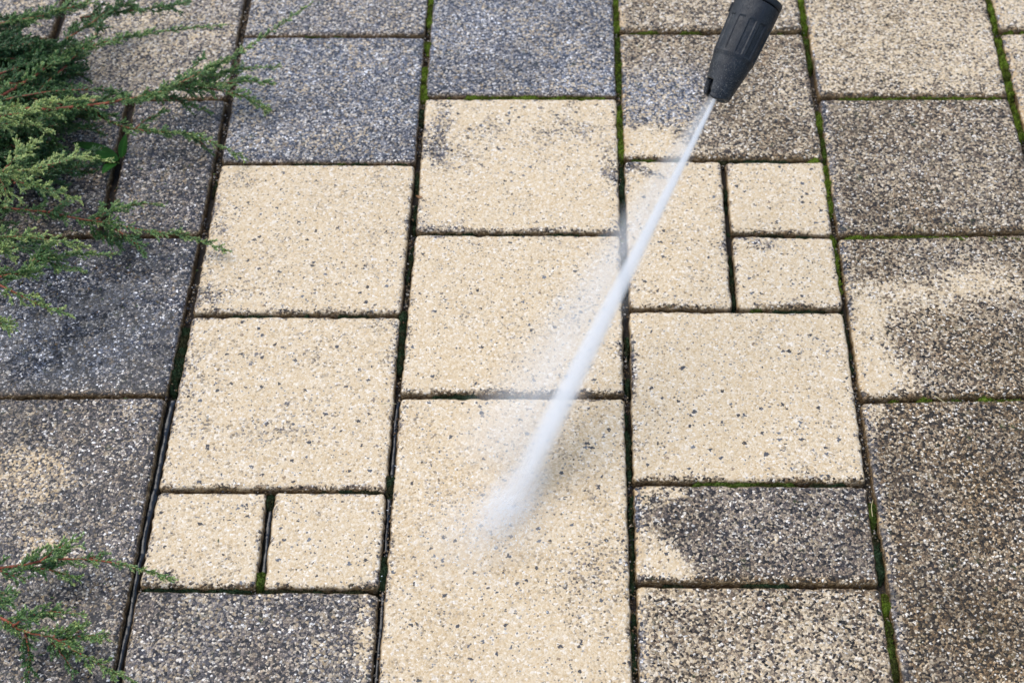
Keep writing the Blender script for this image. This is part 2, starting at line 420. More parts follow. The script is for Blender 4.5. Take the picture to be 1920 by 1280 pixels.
slab(-1,-1,0,0, "grey slab in the top left corner behind the uppermost juniper sprigs", .75,.5,.45)
slab(-1,0,0,1, "shaded slab under thick juniper at the left edge, just below the corner slab", .85,.6,.35)
slab(0,-.5,1,.5, "large weathered beige-grey slab behind the upper juniper branches, left of the wide black joint", .72,.35,.5)
slab(0,.5,.5,1.5, "narrow damp slab mostly buried under juniper, beside the broad-leaved weed", .9,.85,.4)
slab(.5,.5,1,1.5, "narrow dark grey upright slab between the broad-leaved weed and the wide black joint", .92,.78,.35)
slab(0,1.5,1,2.5, "large wet blue-black slab beneath the juniper tips at the left edge", 1.0,.95,.22)
slab(0,2.5,1,4, "dark dirty slab with patchy tan areas under the two low juniper sprigs, bottom left", .88,.70,.45)
slab(1,-1,2,0, "blue-grey unwashed slab cut by the top edge, crossed by the highest juniper tip", .78,.35,.22)
slab(1,0,2,1, "square blue-grey unwashed slab with juniper tips on it, directly above a clean cream slab", .84,.35,.08)
slab(1,1,2,2, "clean cream slab directly below the square blue-grey slab, beside the black joint", .08,.3,.4)
slab(1,2,2,3, "clean cream slab with a faint grey smudge, directly above the two small lower squares", .09,.3,.45)
slab(1,3,1.5,3.5, "small clean square slab right beside the water-filled joint, left of its twin", .08,.35,.5)
slab(1.5,3,2,3.5, "small clean square slab between its twin and the long slab the jet hits", .05,.35,.5)
slab(1,3.5,2,4.5, "brown-grey unwashed slab at the bottom edge below the pair of small squares", .85,.5,.5)
slab(2,-.5,3,.5, "blue-grey unwashed slab at the top edge between two bright mossy joints", .84,.38,.08)
slab(2,.5,3,1.5, "clean cream slab with a grey left edge, first below the mossy blue-grey top slab", .09,.3,.4)
slab(2,1.5,3,2.5, "clean cream slab at the centre, directly above the long slab the jet strikes", .05,.3,.5)
slab(2,2.5,3,4, "long clean cream slab struck by the water jet", .05,.45,.5)
slab(3,-1,4,0, "speckled grey slab at the top edge, behind the upper part of the black nozzle", .64,.35,.8)
slab(3,0,4,1, "dirty slab behind the nozzle tip with bluish patch and washed cream corner", .72,.35,.85)
slab(3,1,3.5,2, "upright narrow clean slab crossed by the middle of the water jet", .06,.25,.5)
slab(3.5,1,4,1.5, "upper of the two small clean square slabs right of the jet", .04,.2,.5)
slab(3.5,1.5,4,2, "lower of the two small clean square slabs right of the jet", .06,.2,.5)
slab(3,2,4,3, "large clean cream square slab right of the jet, above the half-washed oblong slab", .06,.2,.5)
slab(3,3,4,3.5, "oblong dark speckled slab with a washed cream left end", .9,.25,.7)
slab(3,3.5,4,4.5, "partly washed speckled slab at the bottom edge below the oblong dark slab", .60,.2,.8)
slab(4,-.5,5,.5, "pale beige-grey slab at the top edge, right of the nozzle", .52,.35,.85)
slab(4,.5,5,1.5, "dirty brown-grey slab ringed with moss, above the slab with a washed arc", .80,.25,.85)
slab(4,1.5,5,2.5, "dirty slab at the right edge with a curved washed streak across it", .78,.2,.88)
slab(4,2.5,5,4, "large brown dirty slab in the bottom right corner with pale left rim", .95,.25,.95)
slab(5,-1,6,0, "pale slab in the top right corner above a short mossy joint", .42,.4,.7)
slab(5,0,6,1, "pale speckled slab cut by the right edge, just below the corner slab", .46,.4,.8)

# ---------------------------------------------------------------- water lying in the wide joint
def water_material():
    m, t = new_mat("standing_water"); b = NB(t); tc = b.n('ShaderNodeTexCoord')
    bs = b.n('ShaderNodeBsdfPrincipled'); bs.inputs['Base Color'].default_value = (.004, .005, .006, 1)
    bs.inputs['Roughness'].default_value = .22; bs.inputs['Specular IOR Level'].default_value = .6
    bp = b.n('ShaderNodeBump'); bp.inputs['Distance'].default_value = .0008
    b.l(b.noise(tc.outputs['Object'], 60.0, 2.0, .5), bp.inputs['Height']); b.l(bp.outputs[0], bs.inputs['Normal'])
    o = b.n('ShaderNodeOutputMaterial'); b.l(bs.outputs[0], o.inputs[0]); return m
WATER = water_material()
def strip(a, b_, half, z, nlen=200, nw=13, bulge=.0042):
    a, b_ = np.array(a[:2]), np.array(b_[:2]); L = np.linalg.norm(b_ - a); t = (b_ - a) / L; n = np.array([-t[1], t[0]])
    s = np.linspace(0, L, nlen); k = np.linspace(-1, 1, nw)
    S_, K = np.meshgrid(s, k, indexing='ij')
    P = a + S_[..., None] * t + (K * half)[..., None] * n
    Z = z + bulge * (1 - (K - .5 * (fbm(S_ * 28, K * 0, 8, 2) - .5)) ** 2) * (.6 + .8 * fbm(S_ * 45, K * .3, 3)) - .0005
    V = np.concatenate([P, Z[..., None]], -1).reshape(-1, 3)
    i, j = np.meshgrid(np.arange(nlen - 1), np.arange(nw - 1), indexing='ij')
    F = np.stack([i * nw + j, i * nw + j + 1, (i + 1) * nw + j + 1, (i + 1) * nw + j], -1).reshape(-1, 4)[:, ::-1]
    return V, F
wv_, wf_ = [], []; off = 0
for pa, pb, hw in (((320,742), (210,1290), .0070), ((744,745), (702,1290), .0060), ((506,935), (488,1100), .0065)):
    V_, F_ = strip(at(*pa), at(*pb), hw, -.0125, 420 if hw > .0055 else 260)
    wv_.append(V_); wf_.append(F_ + off); off += len(V_)
water = mesh_obj("water", np.concatenate(wv_), np.concatenate(wf_), WATER)
tag(water, kind="structure", label="dark glossy water standing in the joints on the left")

# ---------------------------------------------------------------- moss in the joints (one mass nobody could count)
BR, MI, DK = (.150, .215, .022), (.090, .135, .020), (.030, .055, .024)
MSEG = [((809,-25),(806,52),.0062,BR,.95,0.5),((803,72),(800,96),.0085,BR,1,1.5),((799,116),(794,160),.0065,BR,1,.5),((795,150),(792,190),.0085,BR,1,1),((792,190),(789,235),.005,DK,.6,-3),
 ((560,68),(610,68),.003,MI,.6,0),((618,68),(656,68),.004,MI,.9,0),((862,181),(1145,182),.0042,BR,.9,.5),((820,182),(865,182),.003,MI,.3,-2),
 ((1155,-20),(1157,62),.0058,BR,.95,.3),((1158,62),(1163,175),.0062,MI,.9,0),((1160,110),(1161,150),.0062,BR,.8,.5),((1161,185),(1165,300),.0055,BR,.75,0),((1166,300),(1168,430),.0045,DK,.6,-3),((1160,436),(1172,442),.007,BR,1,.5),
 ((1172,60),(1245,60),.0042,BR,.8,0),((1268,60),(1322,60),.0042,BR,.95,.5),((1450,61),(1475,61),.0042,BR,.9,.5),
 ((1500,-20),(1511,60),.0058,BR,.95,.3),((1511,62),(1520,130),.0045,MI,.6,-2),((1531,200),(1541,250),.0058,BR,1,.3),((1541,250),(1548,300),.0055,MI,.9,0),((1549,300),(1556,410),.006,BR,.9,.3),((1559,430),(1572,560),.0055,BR,.9,0),((1574,560),(1608,748),.0035,DK,.6,-3),
 ((1562,183),(1890,184),.0046,BR,.92,.5),((1855,-20),(1870,60),.0052,BR,.95,.3),((1871,62),(1897,184),.0056,BR,.95,.5),((1897,184),(1916,260),.0056,BR,.95,.5),((1873,60),(1930,59),.0046,BR,.9,.5),
 ((1575,443),(1930,447),.0048,BR,.92,.5),((1660,748),(1694,748),.0048,BR,1,.5),((1712,748),(1760,748),.0046,BR,.9,.5),((1760,749),(1815,749),.003,MI,.5,-1),((1822,749),(1930,750),.0048,BR,.95,.5),
 ((1634,930),(1640,985),.0056,MI,1,.3),((1640,985),(1654,1085),.0045,DK,.8,-1.5),((1657,1100),(1664,1150),.0058,BR,.95,0),((1664,1150),(1680,1290),.005,MI,.9,0),
 ((1290,905),(1500,904),.0044,MI,.85,-.5),((1500,905),(1600,905),.003,DK,.6,-2),((1380,1094),(1490,1094),.004,DK,.8,-1),((1190,1093),(1300,1093),.003,DK,.4,-3),
 ((1172,762),(1180,900),.0045,DK,.85,-1),((1176,620),(1177,740),.003,DK,.4,-3),((1175,298),(1300,299),.0038,MI,.7,-1),((1300,299),(1500,300),.0032,DK,.6,-2),((1508,299),(1548,300),.0046,BR,1,.5),
 ((540,306),(775,306),.0040,DK,.75,-.5),((620,306),(660,306),.0045,MI,.7,0),((420,590),(560,590),.003,DK,.35,-2),((560,588),(700,590),.0040,DK,.7,-.5),((780,438),(1150,438),.0032,DK,.5,-1.5),((820,436),(900,437),.0042,DK,.8,0),
 ((757,570),(749,700),.0048,DK,.95,-.5),((733,880),(730,932),.0065,DK,1,.5),((722,1030),(716,1110),.0065,DK,1,0),((350,600),(322,735),.0060,DK,.7,-3),((335,650),(322,715),.0068,DK,1,-1),
 ((590,918),(725,920),.004,DK,.8,-1),((508,915),(503,955),.0068,DK,1,0),((490,1060),(486,1110),.0072,MI,1,.5),((258,1103),(480,1106),.0048,DK,.9,-.5),((480,1106),(700,1108),.0035,DK,.5,-1),
 ((800,741),(905,740),.0044,DK,.9,0),((905,742),(1000,742),.003,DK,.4,-2),((1187,570),(1200,580),.006,MI,1,0),((1395,577),(1440,578),.004,MI,.8,0),((1440,579),(1560,580),.003,DK,.5,-1.5),((1410,437),(1545,440),.0032,DK,.5,-2),
 ((1357,305),(1376,575),.003,DK,.35,-4),((1168,450),(1175,575),.003,DK,.3,-4),((775,445),(757,570),.003,DK,.35,-4),((783,310),(776,436),.003,DK,.5,-3),((410,310),(385,440),.004,DK,.3,-6),((1183,910),(1187,1290),.0032,DK,.35,-4)]
mv, mf, mc, off = [], [], [], 0
bv, bc = [], []
for k, (pa, pb, hw, colr, dens, zt) in enumerate(MSEG):
    a, b_ = at(*pa)[:2], at(*pb)[:2]; L = np.linalg.norm(b_ - a); t = (b_ - a) / L; n = np.array([-t[1], t[0]])
    nl = max(4, int(L / .0012)); nw = 9
    s = np.linspace(0, L, nl); kk = np.linspace(-1, 1, nw); S_, K = np.meshgrid(s, kk, indexing='ij')
    base = (a + S_[..., None] * t)
    lump = fbm((base[..., 0] + base[..., 1]) * 130 + K * .6, K * 1.4 + k, 11, 3)
    cover = sstep(.62 - dens * .6, .80 - dens * .6, fbm((base[..., 0] - base[..., 1]) * 45 + 9, K * 0 + k * 3.1, 21, 2))
    wv2 = hw * (1 + (fbm(S_ * 130, K * 0 + k, 5, 3) - .42) * 1.6)
    wv2 = wv2 * (.45 + .55 * sstep(0, .014, S_) * sstep(0, .014, L - S_))
    P = base + (K * wv2)[..., None] * n + ((fbm(S_ * 300, K + k, 6, 2) - .5) * .0012)[..., None] * n
    ends = sstep(0, .012, S_) * sstep(0, .012, L - S_)
    Z = -.0035 + zt * .001 + (lump - .5) * .0085 - .0042 * K ** 4 - .012 * (1 - cover) - .010 * (1 - ends)
    V_ = np.concatenate([P, Z[..., None]], -1).reshape(-1, 3)
    i, j = np.meshgrid(np.arange(nl - 1), np.arange(nw - 1), indexing='ij')
    F_ = np.stack([i * nw + j, (i + 1) * nw + j, (i + 1) * nw + j + 1, i * nw + j + 1], -1).reshape(-1, 4)
    pat = sstep(.42, .66, fbm((base[..., 0] + base[..., 1] * 1.7) * 55, K * .8 + k * 2.7, 31, 3))
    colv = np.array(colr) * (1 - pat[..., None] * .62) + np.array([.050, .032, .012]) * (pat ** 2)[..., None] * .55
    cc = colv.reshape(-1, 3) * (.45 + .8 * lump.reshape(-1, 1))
    mv.append(V_); mf.append(F_ + off); mc.append(cc); off += len(V_)
    # leaflets standing on the cushion
    nb = int(L * hw * 2 * 1.6e6)
    si = rng.integers(0, nl, nb); ki = rng.integers(0, nw, nb)
    keep = (cover[si, ki] > .45) & (ends[si, ki] > .2); si, ki = si[keep], ki[keep]
    nb = len(si)
    p = np.concatenate([P[si, ki], Z[si, ki][:, None]], -1) + (rng.random((nb, 3)) - .5) * np.array([.0012, .0012, .0004])
    dr = rng.normal(0, .55, (nb, 3)); dr[:, 2] = 1; dr /= np.linalg.norm(dr, axis=1)[:, None]
    h = rng.uniform(.0010, .0034, nb)[:, None]; sd_ = np.cross(dr, rng.normal(0, 1, (nb, 3))); sd_ /= np.linalg.norm(sd_, axis=1)[:, None]
    wd = h * .28
    bv.append(np.stack([p - sd_ * wd, p + sd_ * wd, p + dr * h], 1).reshape(-1, 3))
    yel = rng.random(nb)[:, None]
    cb = colv[si, ki] * (.45 + 1.2 * rng.random(nb)[:, None]) + np.array([.05, .055, 0]) * yel ** 4 * (colr[1] * 6)
    bc.append(np.repeat(cb, 3, 0))
bv = np.concatenate(bv); bc = np.concatenate(bc)
V_all = np.concatenate(mv + [bv]); C_all = np.concatenate(mc + [bc])
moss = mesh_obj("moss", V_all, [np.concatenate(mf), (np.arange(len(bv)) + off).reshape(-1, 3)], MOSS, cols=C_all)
tag(moss, kind="stuff", label="green moss growing in the joints between the paving slabs", cat="moss")

# ---------------------------------------------------------------- juniper
jun = empty("juniper_shrub", at(-260, 330, 0)); jroot = np.array(jun.location)
tag(jun, "creeping juniper with red-brown stems and grey-green needles reaching in from the left", "shrub")
def spline(P, n):
    P = np.asarray(P, float); m = len(P)
    if m == 2: return P[0] + (P[1] - P[0]) * np.linspace(0, 1, n)[:, None]
    Q = np.concatenate([[2 * P[0] - P[1]], P, [2 * P[-1] - P[-2]]])
    t = np.linspace(0, m - 1 - 1e-6, n); i = t.astype(int); f = (t - i)[:, None]
    p0, p1, p2, p3 = Q[i], Q[i + 1], Q[i + 2], Q[i + 3]
    return .5 * (2 * p1 + (p2 - p0) * f + (2 * p0 - 5 * p1 + 4 * p2 - p3) * f ** 2 + (3 * p1 - p0 - 3 * p2 + p3) * f ** 3)
# needle template: flat-ish 4-sided spike
def needles(pos, axis, out, L, wdt, col):
    """pos base, axis = direction; returns verts, faces, cols"""
    n = len(pos); side = np.cross(axis, out); side /= np.linalg.norm(side, axis=1)[:, None] + 1e-9
    nrm = np.cross(side, axis)
    L = L[:, None]; w_ = wdt[:, None]
    mid = pos + axis * L * .42
    v = np.stack([pos, mid + side * w_, mid + nrm * w_ * .7, mid - side * w_, pos + axis * L], 1)
    f0 = np.array([[0, 1, 2], [0, 2, 3], [4, 2, 1], [4, 3, 2], [0, 3, 1], [4, 1, 3]])
    F = (np.arange(n)[:, None, None] * 5 + f0).reshape(-1, 3)
    cc = np.repeat(col[:, None, :], 5, 1); cc[:, 4] *= 1.25; cc[:, 0] *= .8
    return v.reshape(-1, 3), F, cc.reshape(-1, 3)
def frame(t):
    a = np.cross(t, [0, 0, 1.0]); a /= np.linalg.norm(a, axis=1)[:, None] + 1e-9
    return a, np.cross(t, a)
NB_BR = 0
def branch(pix, z0, z1, r0=.0016, r1=.0004, tw=1.0, tone=0.0, tipf=.25, bare=0.0, label=None, world=None, twl=.013):
    """stem through photo pixels at heights falling z0 -> z1, side twigs, needles"""
    global NB_BR
    NB_BR += 1; rg = np.random.default_rng(1000 + NB_BR)
    if world is None:
        m = len(pix); zz = z0 + (z1 - z0) * np.linspace(0, 1, m)
        W_ = np.array([at(p[0], p[1], z) for p, z in zip(pix, zz)])
    else: W_ = np.asarray(world)
    L = np.linalg.norm(np.diff(W_, axis=0), axis=1).sum()
    n = max(12, int(L / .002)); P = spline(W_, n)
    P = P + np.stack([fbm(np.arange(n) * .07, np.full(n, NB_BR * 3.3 + q), 2, 2) - .5 for q in range(3)], -1) * .003
    P[:, 2] = np.maximum(P[:, 2], .004)
    s = np.linspace(0, 1, n)
    rr = r0 + (r1 - r0) * s ** .8
    V_, Fs = tube(P - jroot, rr * (1 + .12 * rg.random(n)), 7)
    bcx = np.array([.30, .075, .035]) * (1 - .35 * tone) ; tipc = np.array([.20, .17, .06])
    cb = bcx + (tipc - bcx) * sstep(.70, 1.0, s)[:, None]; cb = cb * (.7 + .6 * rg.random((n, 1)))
    cols = np.concatenate([np.repeat(cb, 7, 0), cb[:1], cb[-1:]])
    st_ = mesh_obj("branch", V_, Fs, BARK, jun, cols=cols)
    if label: st_["label"] = label
    # twigs
    vs, fs, cs, off = [], [], [], 0
    T = np.gradient(P, axis=0); T /= np.linalg.norm(T, axis=1)[:, None]
    Aa, Bb = frame(T)
    axes = []       # list of (points, tang, tipness, weight)
    lo = int(n * bare)
    axes.append((P[lo:], T[lo:], s[lo:] * .6, .8))
    ntw = int(L * (1 - bare) / .0032 * tw)
    for q in range(ntw):
        u = bare + (1 - bare) * (q + rg.random()) / ntw * .97; i = min(n - 1, int(u * n))
        ph = rg.choice([0, math.pi]) + rg.normal(0, .75); o = math.cos(ph) * Aa[i] + math.sin(ph) * Bb[i] + np.array([0, 0, .15])
        ln = twl * (.45 + 1.0 * rg.random()) * (1.15 - .75 * u) * (1.6 if rg.random() < .14 else 1)
        d0 = T[i] * .72 + o * .62; d0 /= np.linalg.norm(d0)
        k = max(4, int(ln / .0016)); ss = np.linspace(0, 1, k)[:, None]
        bend = T[i] * .35 * ss
        pp = P[i] + (d0 + bend * .6) * ss * ln
        tt = np.gradient(pp, axis=0); tt /= np.linalg.norm(tt, axis=1)[:, None]
        axes.append((pp, tt, .25 + .75 * ss[:, 0] * (.5 + .5 * u), 1.0))
        if ln > .010:
            for e in range(int(ln / .0035)):
                i2 = rg.integers(1, k); o2 = np.cross(tt[i2], rg.normal(0, 1, 3)); o2 /= np.linalg.norm(o2)
                d2 = tt[i2] * .75 + o2 * .6; d2 /= np.linalg.norm(d2); l2 = ln * .38 * (.6 + .6 * rg.random())
                k2 = 4; s2 = np.linspace(0, 1, k2)[:, None]; p2 = pp[i2] + d2 * s2 * l2
                axes.append((p2, np.repeat(d2[None], k2, 0), .4 + .6 * s2[:, 0] * u, 1.0))
    pos, ax, ou, tp = [], [], [], []
    for (pp, tt, tip, wgt) in axes:
        k = len(pp); ln = np.linalg.norm(np.diff(pp, axis=0), axis=1).sum()
        m = max(8, int(ln / .00030 * wgt))
        f = rg.random(m) * (k - 1); i = np.minimum(f.astype(int), k - 2); fr = (f - i)[:, None]
        p = pp[i] * (1 - fr) + pp[i + 1] * fr; t_ = tt[i]
        a_, b_ = frame(t_); th = rg.random(m) * 2 * math.pi
        o = np.cos(th)[:, None] * a_ + np.sin(th)[:, None] * b_
        pos.append(p); ax.append(t_ * 1.0 + o * rg.uniform(.35, .85, m)[:, None]); ou.append(o); tp.append(tip[i])
    pos = np.concatenate(pos); ax = np.concatenate(ax); ou = np.concatenate(ou); tp = np.concatenate(tp)
    ax /= np.linalg.norm(ax, axis=1)[:, None]; m = len(pos)
    Ln = rg.uniform(.0024, .0048, m); wd = Ln * rg.uniform(.17, .26, m)
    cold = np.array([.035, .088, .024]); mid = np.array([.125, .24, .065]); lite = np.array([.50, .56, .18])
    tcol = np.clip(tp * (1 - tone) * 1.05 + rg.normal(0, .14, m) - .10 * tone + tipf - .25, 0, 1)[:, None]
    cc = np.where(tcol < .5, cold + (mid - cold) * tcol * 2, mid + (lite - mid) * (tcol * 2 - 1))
    cc = cc * rg.uniform(.7, 1.3, (m, 1))
    dead = (rg.random(m) < .035)[:, None]; cc = np.where(dead, np.array([.22, .12, .05]), cc)
    blue = (rg.random(m) < .22)[:, None]; cc = np.where(blue, cc * np.array([.9, 1.0, 1.2]) + np.array([.02, .028, .022]), cc)
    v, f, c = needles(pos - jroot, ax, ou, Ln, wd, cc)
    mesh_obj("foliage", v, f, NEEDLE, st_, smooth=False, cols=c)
    return st_
# sprigs the photo shows, far ones first (pixels along each stem, height at the two ends)
BRS = [
 ([(-120,90),(0,45),(75,30),(170,0),(215,-30)],.09,.07,dict(r0=.0024,twl=.013)),
 ([(-100,200),(0,187),(100,172),(197,169),(240,180)],.10,.07,dict(r0=.0022,tone=.4)),
 ([(-60,215),(45,155),(112,112),(183,84),(239,70),(309,59),(430,48)],.10,.035,dict(r0=.0026)),
 ([(40,200),(112,135),(174,73),(197,31),(242,-8)],.07,.06,dict(r0=.0026,tone=.6,tw=.7)),
 ([(150,35),(210,24),(275,17),(320,10),(357,3)],.05,.03,dict(tone=.3)),
 ([(120,75),(170,45),(205,20),(240,12),(265,20)],.06,.05,dict(tone=.3,twl=.013)),
 ([(-60,190),(60,205),(180,196),(250,185),(304,171),(366,141),(394,126),(439,104),(506,62),(585,3)],.09,.05,dict(r0=.0028,bare=.1)),
 ([(304,171),(345,150),(366,120),(385,105)],.06,.06,dict(tone=.3,twl=.010)),
 ([(330,160),(380,150),(420,135),(460,128),(525,126)],.06,.035,dict()),
 ([(310,170),(360,160),(430,155),(470,152),(515,157)],.055,.03,dict()),
 ([(330,165),(380,165),(440,175),(480,190),(506,206)],.055,.02,dict()),
 ([(270,170),(310,180),(350,195),(397,210)],.05,.02,dict(tone=.4)),
 ([(160,205),(225,235),(290,248),(345,250),(400,268),(465,300)],.07,.012,dict(r0=.0018,tw=.8)),
 ([(255,240),(275,225),(300,212),(312,207)],.045,.035,dict(twl=.008)),
 ([(350,250),(370,262),(400,290)],.03,.01,dict(tone=.6,twl=.007)),
 ([(-60,240),(0,219),(42,211),(75,198),(112,191),(186,184)],.14,.12,dict(tipf=.6)),
 ([(-60,232),(0,233),(50,233),(103,247)],.14,.11,dict(tipf=.55)),
 ([(-40,215),(30,216),(70,213),(118,215)],.13,.11,dict(tipf=.45)),
 ([(-60,335),(0,323),(55,318),(112,304),(157,293),(214,304)],.14,.10,dict(tipf=.6,tw=.8)),
 ([(5,322),(30,295),(50,278),(78,263)],.135,.12,dict(tipf=.6)),
 ([(5,325),(50,345),(85,352),(115,362),(153,378)],.13,.09,dict(tipf=.5)),
 ([(0,330),(10,355),(18,378)],.13,.11,dict(tipf=.5)),
 ([(-80,385),(0,390),(80,397),(169,413),(225,423),(309,437),(366,448),(433,472)],.09,.015,dict(r0=.0022,tw=.75)),
 ([(180,411),(205,395),(240,385),(309,382)],.06,.04,dict(tw=.9)),
 ([(195,418),(235,440),(255,458),(273,476)],.05,.02,dict(tone=.3)),
 ([(150,412),(185,432),(205,448),(226,468)],.05,.02,dict(tone=.4)),
 ([(90,398),(110,385),(130,372)],.08,.07,dict(tone=.3)),
 ([(-60,440),(0,444),(60,446),(120,455),(168,462)],.12,.08,dict(tipf=.5)),
 ([(-60,530),(35,512),(60,494),(100,482),(150,478),(222,476)],.10,.05,dict(r0=.002)),
 ([(60,490),(80,470),(100,450)],.08,.08,dict()),
 ([(80,487),(110,497),(147,502)],.07,.05,dict()),
 ([(-60,505),(-10,512),(30,514),(70,518)],.10,.08,dict(tipf=.4)),
 ([(-60,500),(0,534),(42,556),(84,576),(110,583),(131,592)],.13,.08,dict(tipf=.5,r0=.002,tw=.6)),
 ([(-40,590),(0,606),(18,622)],.12,.10,dict(tipf=.5)),
 ([(-30,470),(0,467),(26,470)],.12,.11,dict(tipf=.5)),
 ([(-80,1075),(0,1066),(60,1055),(110,1048),(160,1048),(215,1055),(260,1065),(300,1076),(324,1092)],.05,.012,dict(r0=.0021,tw=.62,tipf=.3)),
 ([(75,1052),(100,1032),(125,1018),(152,1008)],.045,.04,dict(tipf=.35)),
 ([(50,1060),(85,1066),(120,1076),(147,1083)],.035,.02,dict(tipf=.2)),
 ([(0,1068),(20,1078),(50,1084)],.045,.03,dict(tipf=.2)),
 ([(160,1048),(180,1042),(200,1036)],.03,.03,dict(twl=.007)),
 ([(-80,1130),(0,1157),(40,1180),(100,1198),(150,1225),(200,1250),(240,1272),(290,1300)],.05,.015,dict(r0=.0021,tw=.62,tipf=.3)),
 ([(25,1172),(60,1153),(95,1145),(160,1152)],.045,.035,dict(tipf=.3)),
 ([(95,1196),(120,1180),(165,1172)],.035,.03,dict(tipf=.3)),
 ([(110,1203),(150,1192),(202,1192)],.03,.025,dict(tipf=.3)),
 ([(45,1183),(52,1215),(55,1245),(48,1280)],.035,.02,dict(tipf=.1,tone=.2)),
 ([(95,1200),(115,1225),(142,1262)],.03,.015,dict(tipf=.1,tone=.2)),
 ([(-30,1100),(0,1122),(22,1132)],.05,.04,dict(tipf=.2)),
 ([(-20,1120),(5,1112),(20,1106)],.05,.04,dict(tipf=.2)),
]
for pix, z0, z1, kw in BRS: branch(pix, z0, z1, **kw)
# the dark inner mass under the upper sprigs
rj = random.Random(5)
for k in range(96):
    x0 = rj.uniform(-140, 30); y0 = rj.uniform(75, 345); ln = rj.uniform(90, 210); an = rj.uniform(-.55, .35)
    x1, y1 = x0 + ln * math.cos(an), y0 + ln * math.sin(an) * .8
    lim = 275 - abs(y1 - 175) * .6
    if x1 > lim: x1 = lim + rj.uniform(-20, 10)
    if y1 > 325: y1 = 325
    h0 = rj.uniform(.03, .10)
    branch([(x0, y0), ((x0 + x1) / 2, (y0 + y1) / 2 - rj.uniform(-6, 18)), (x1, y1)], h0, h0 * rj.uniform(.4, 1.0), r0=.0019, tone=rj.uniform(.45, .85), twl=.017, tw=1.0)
for k in range(9):
    x0 = rj.uniform(-140, -10); y0 = rj.uniform(370, 470); x1 = x0 + rj.uniform(70, 150); y1 = y0 + rj.uniform(-25, 15)
    branch([(x0, y0), ((x0 + x1) / 2, (y0 + y1) / 2 - 8), (x1, y1)], .07, .03, tone=.7, twl=.013)
# woody limb the branches spring from, outside the frame
for k, (py, zt) in enumerate(((70, .09), (220, .10), (420, .10), (560, .10), (1090, .06))):
    a_ = np.array([*at(-300, 330 + (py - 330) * .35, .02)]); e_ = at(-75, py, zt)
    P = spline([a_, (a_ + e_) / 2 + np.array([0, 0, .05]), e_], 30)
    V_, Fs = tube(P - jroot, np.linspace(.006, .003, 30), 9)
    mesh_obj("stem", V_, Fs, BARK, jun, cols=np.tile([[.09, .045, .03]], (len(V_), 1)))

# grit washed into the joints, and fallen needles: scatters nobody could count
def scatter(name, pts, size, elong, colfn, mat, label, seed):
    rg = np.random.default_rng(seed); n = len(pts)
    oc = np.array([(1,0,0),(-1,0,0),(0,1,0),(0,-1,0),(0,0,1),(0,0,-1)], float); fi = np.array([(0,2,4),(2,1,4),(1,3,4),(3,0,4),(2,0,5),(1,2,5),(3,1,5),(0,3,5)])
    sc_ = rg.uniform(*size, (n, 1, 1)) * (1 + rg.normal(0, .25, (n, 6, 1)))
    v = oc[None] * sc_; v[:, :2] *= elong; v[:, 2:] *= 1.0
    a = rg.random(n) * 2 * math.pi; ca, sa = np.cos(a)[:, None], np.sin(a)[:, None]
    x, y = v[..., 0] * ca - v[..., 1] * sa, v[..., 0] * sa + v[..., 1] * ca
    V = np.stack([x, y, v[..., 2]], -1) + np.asarray(pts)[:, None, :]
    F = (np.arange(n)[:, None, None] * 6 + fi).reshape(-1, 3)
    o = mesh_obj(name, V.reshape(-1, 3), F, mat, smooth=False, cols=np.repeat(colfn(rg, n), 6, 0)); tag(o, label, kind="stuff")
GRIT = tint_material("grit_grains", .7, .3)
gpts = []; gr = np.random.default_rng(44)
lines = [((c, -.9), (c, 4.3)) for c in (2, 3, 4, 5)] + [((1, -.9), (1, 2.45))] + [((a_, r_), (a_ + 1, r_)) for a_, rs in ((0, (.5, 1.5, 2.5)), (1, (0, 1, 2, 3, 3.5)), (2, (.5, 1.5, 2.5)), (3, (0, 1, 2, 3, 3.5)), (4, (.5, 1.5, 2.5))) for r_ in rs]
for (ca_, ra_), (cb_, rb_) in lines:
    A_, B2 = np.array([(ca_ - 3) * W, -(ra_ - 2) * W]), np.array([(cb_ - 3) * W, -(rb_ - 2) * W]); L_ = np.linalg.norm(B2 - A_); m_ = int(L_ * 900)
    t_ = gr.random(m_); keep = fbm(t_ * L_ * 30, t_ * 0 + ca_ * 7 + ra_ * 3, 41, 2) > .42; t_ = t_[keep]
    p_ = A_ + (B2 - A_) * t_[:, None]; nn_ = np.array([-(B2 - A_)[1], (B2 - A_)[0]]) / L_
    p_ = p_ + nn_ * gr.normal(0, .0022, (len(t_), 1)); gpts.append(np.concatenate([p_, gr.uniform(-.014, -.006, (len(t_), 1))], 1))
gpts = np.concatenate(gpts)
def gcol(rg, n):
    c = np.array([[.34, .26, .16], [.12, .09, .06], [.50, .46, .40], [.06, .06, .07], [.22, .14, .07]])[rg.integers(0, 5, n)]
    return c * rg.uniform(.6, 1.1, (n, 1))
scatter("grit", gpts, (.0006, .0016), 1.2, gcol, GRIT, "sand and grit washed into the joints between the slabs", 45)
npts = []
for cx_, cy_, sx_, sy_, m_ in ((90, 300, 130, 130, 260), (250, 250, 120, 120, 90), (60, 520, 140, 60, 90), (120, 1150, 90, 80, 70), (330, 700, 60, 200, 16)):
    for _ in range(m_):
        q_ = at(gr.normal(cx_, sx_), gr.normal(cy_, sy_)); npts.append([q_[0], q_[1], .0012])
def ncol(rg, n):
    c = np.array([[.20, .10, .035], [.10, .15, .04], [.30, .20, .09]])[rg.integers(0, 3, n)]
    return c * rg.uniform(.6, 1.2, (n, 1))
scatter("fallen_needles", npts, (.0006, .0009), 3.2, ncol, GRIT, "brown and green fallen juniper needles scattered on the slabs", 46)

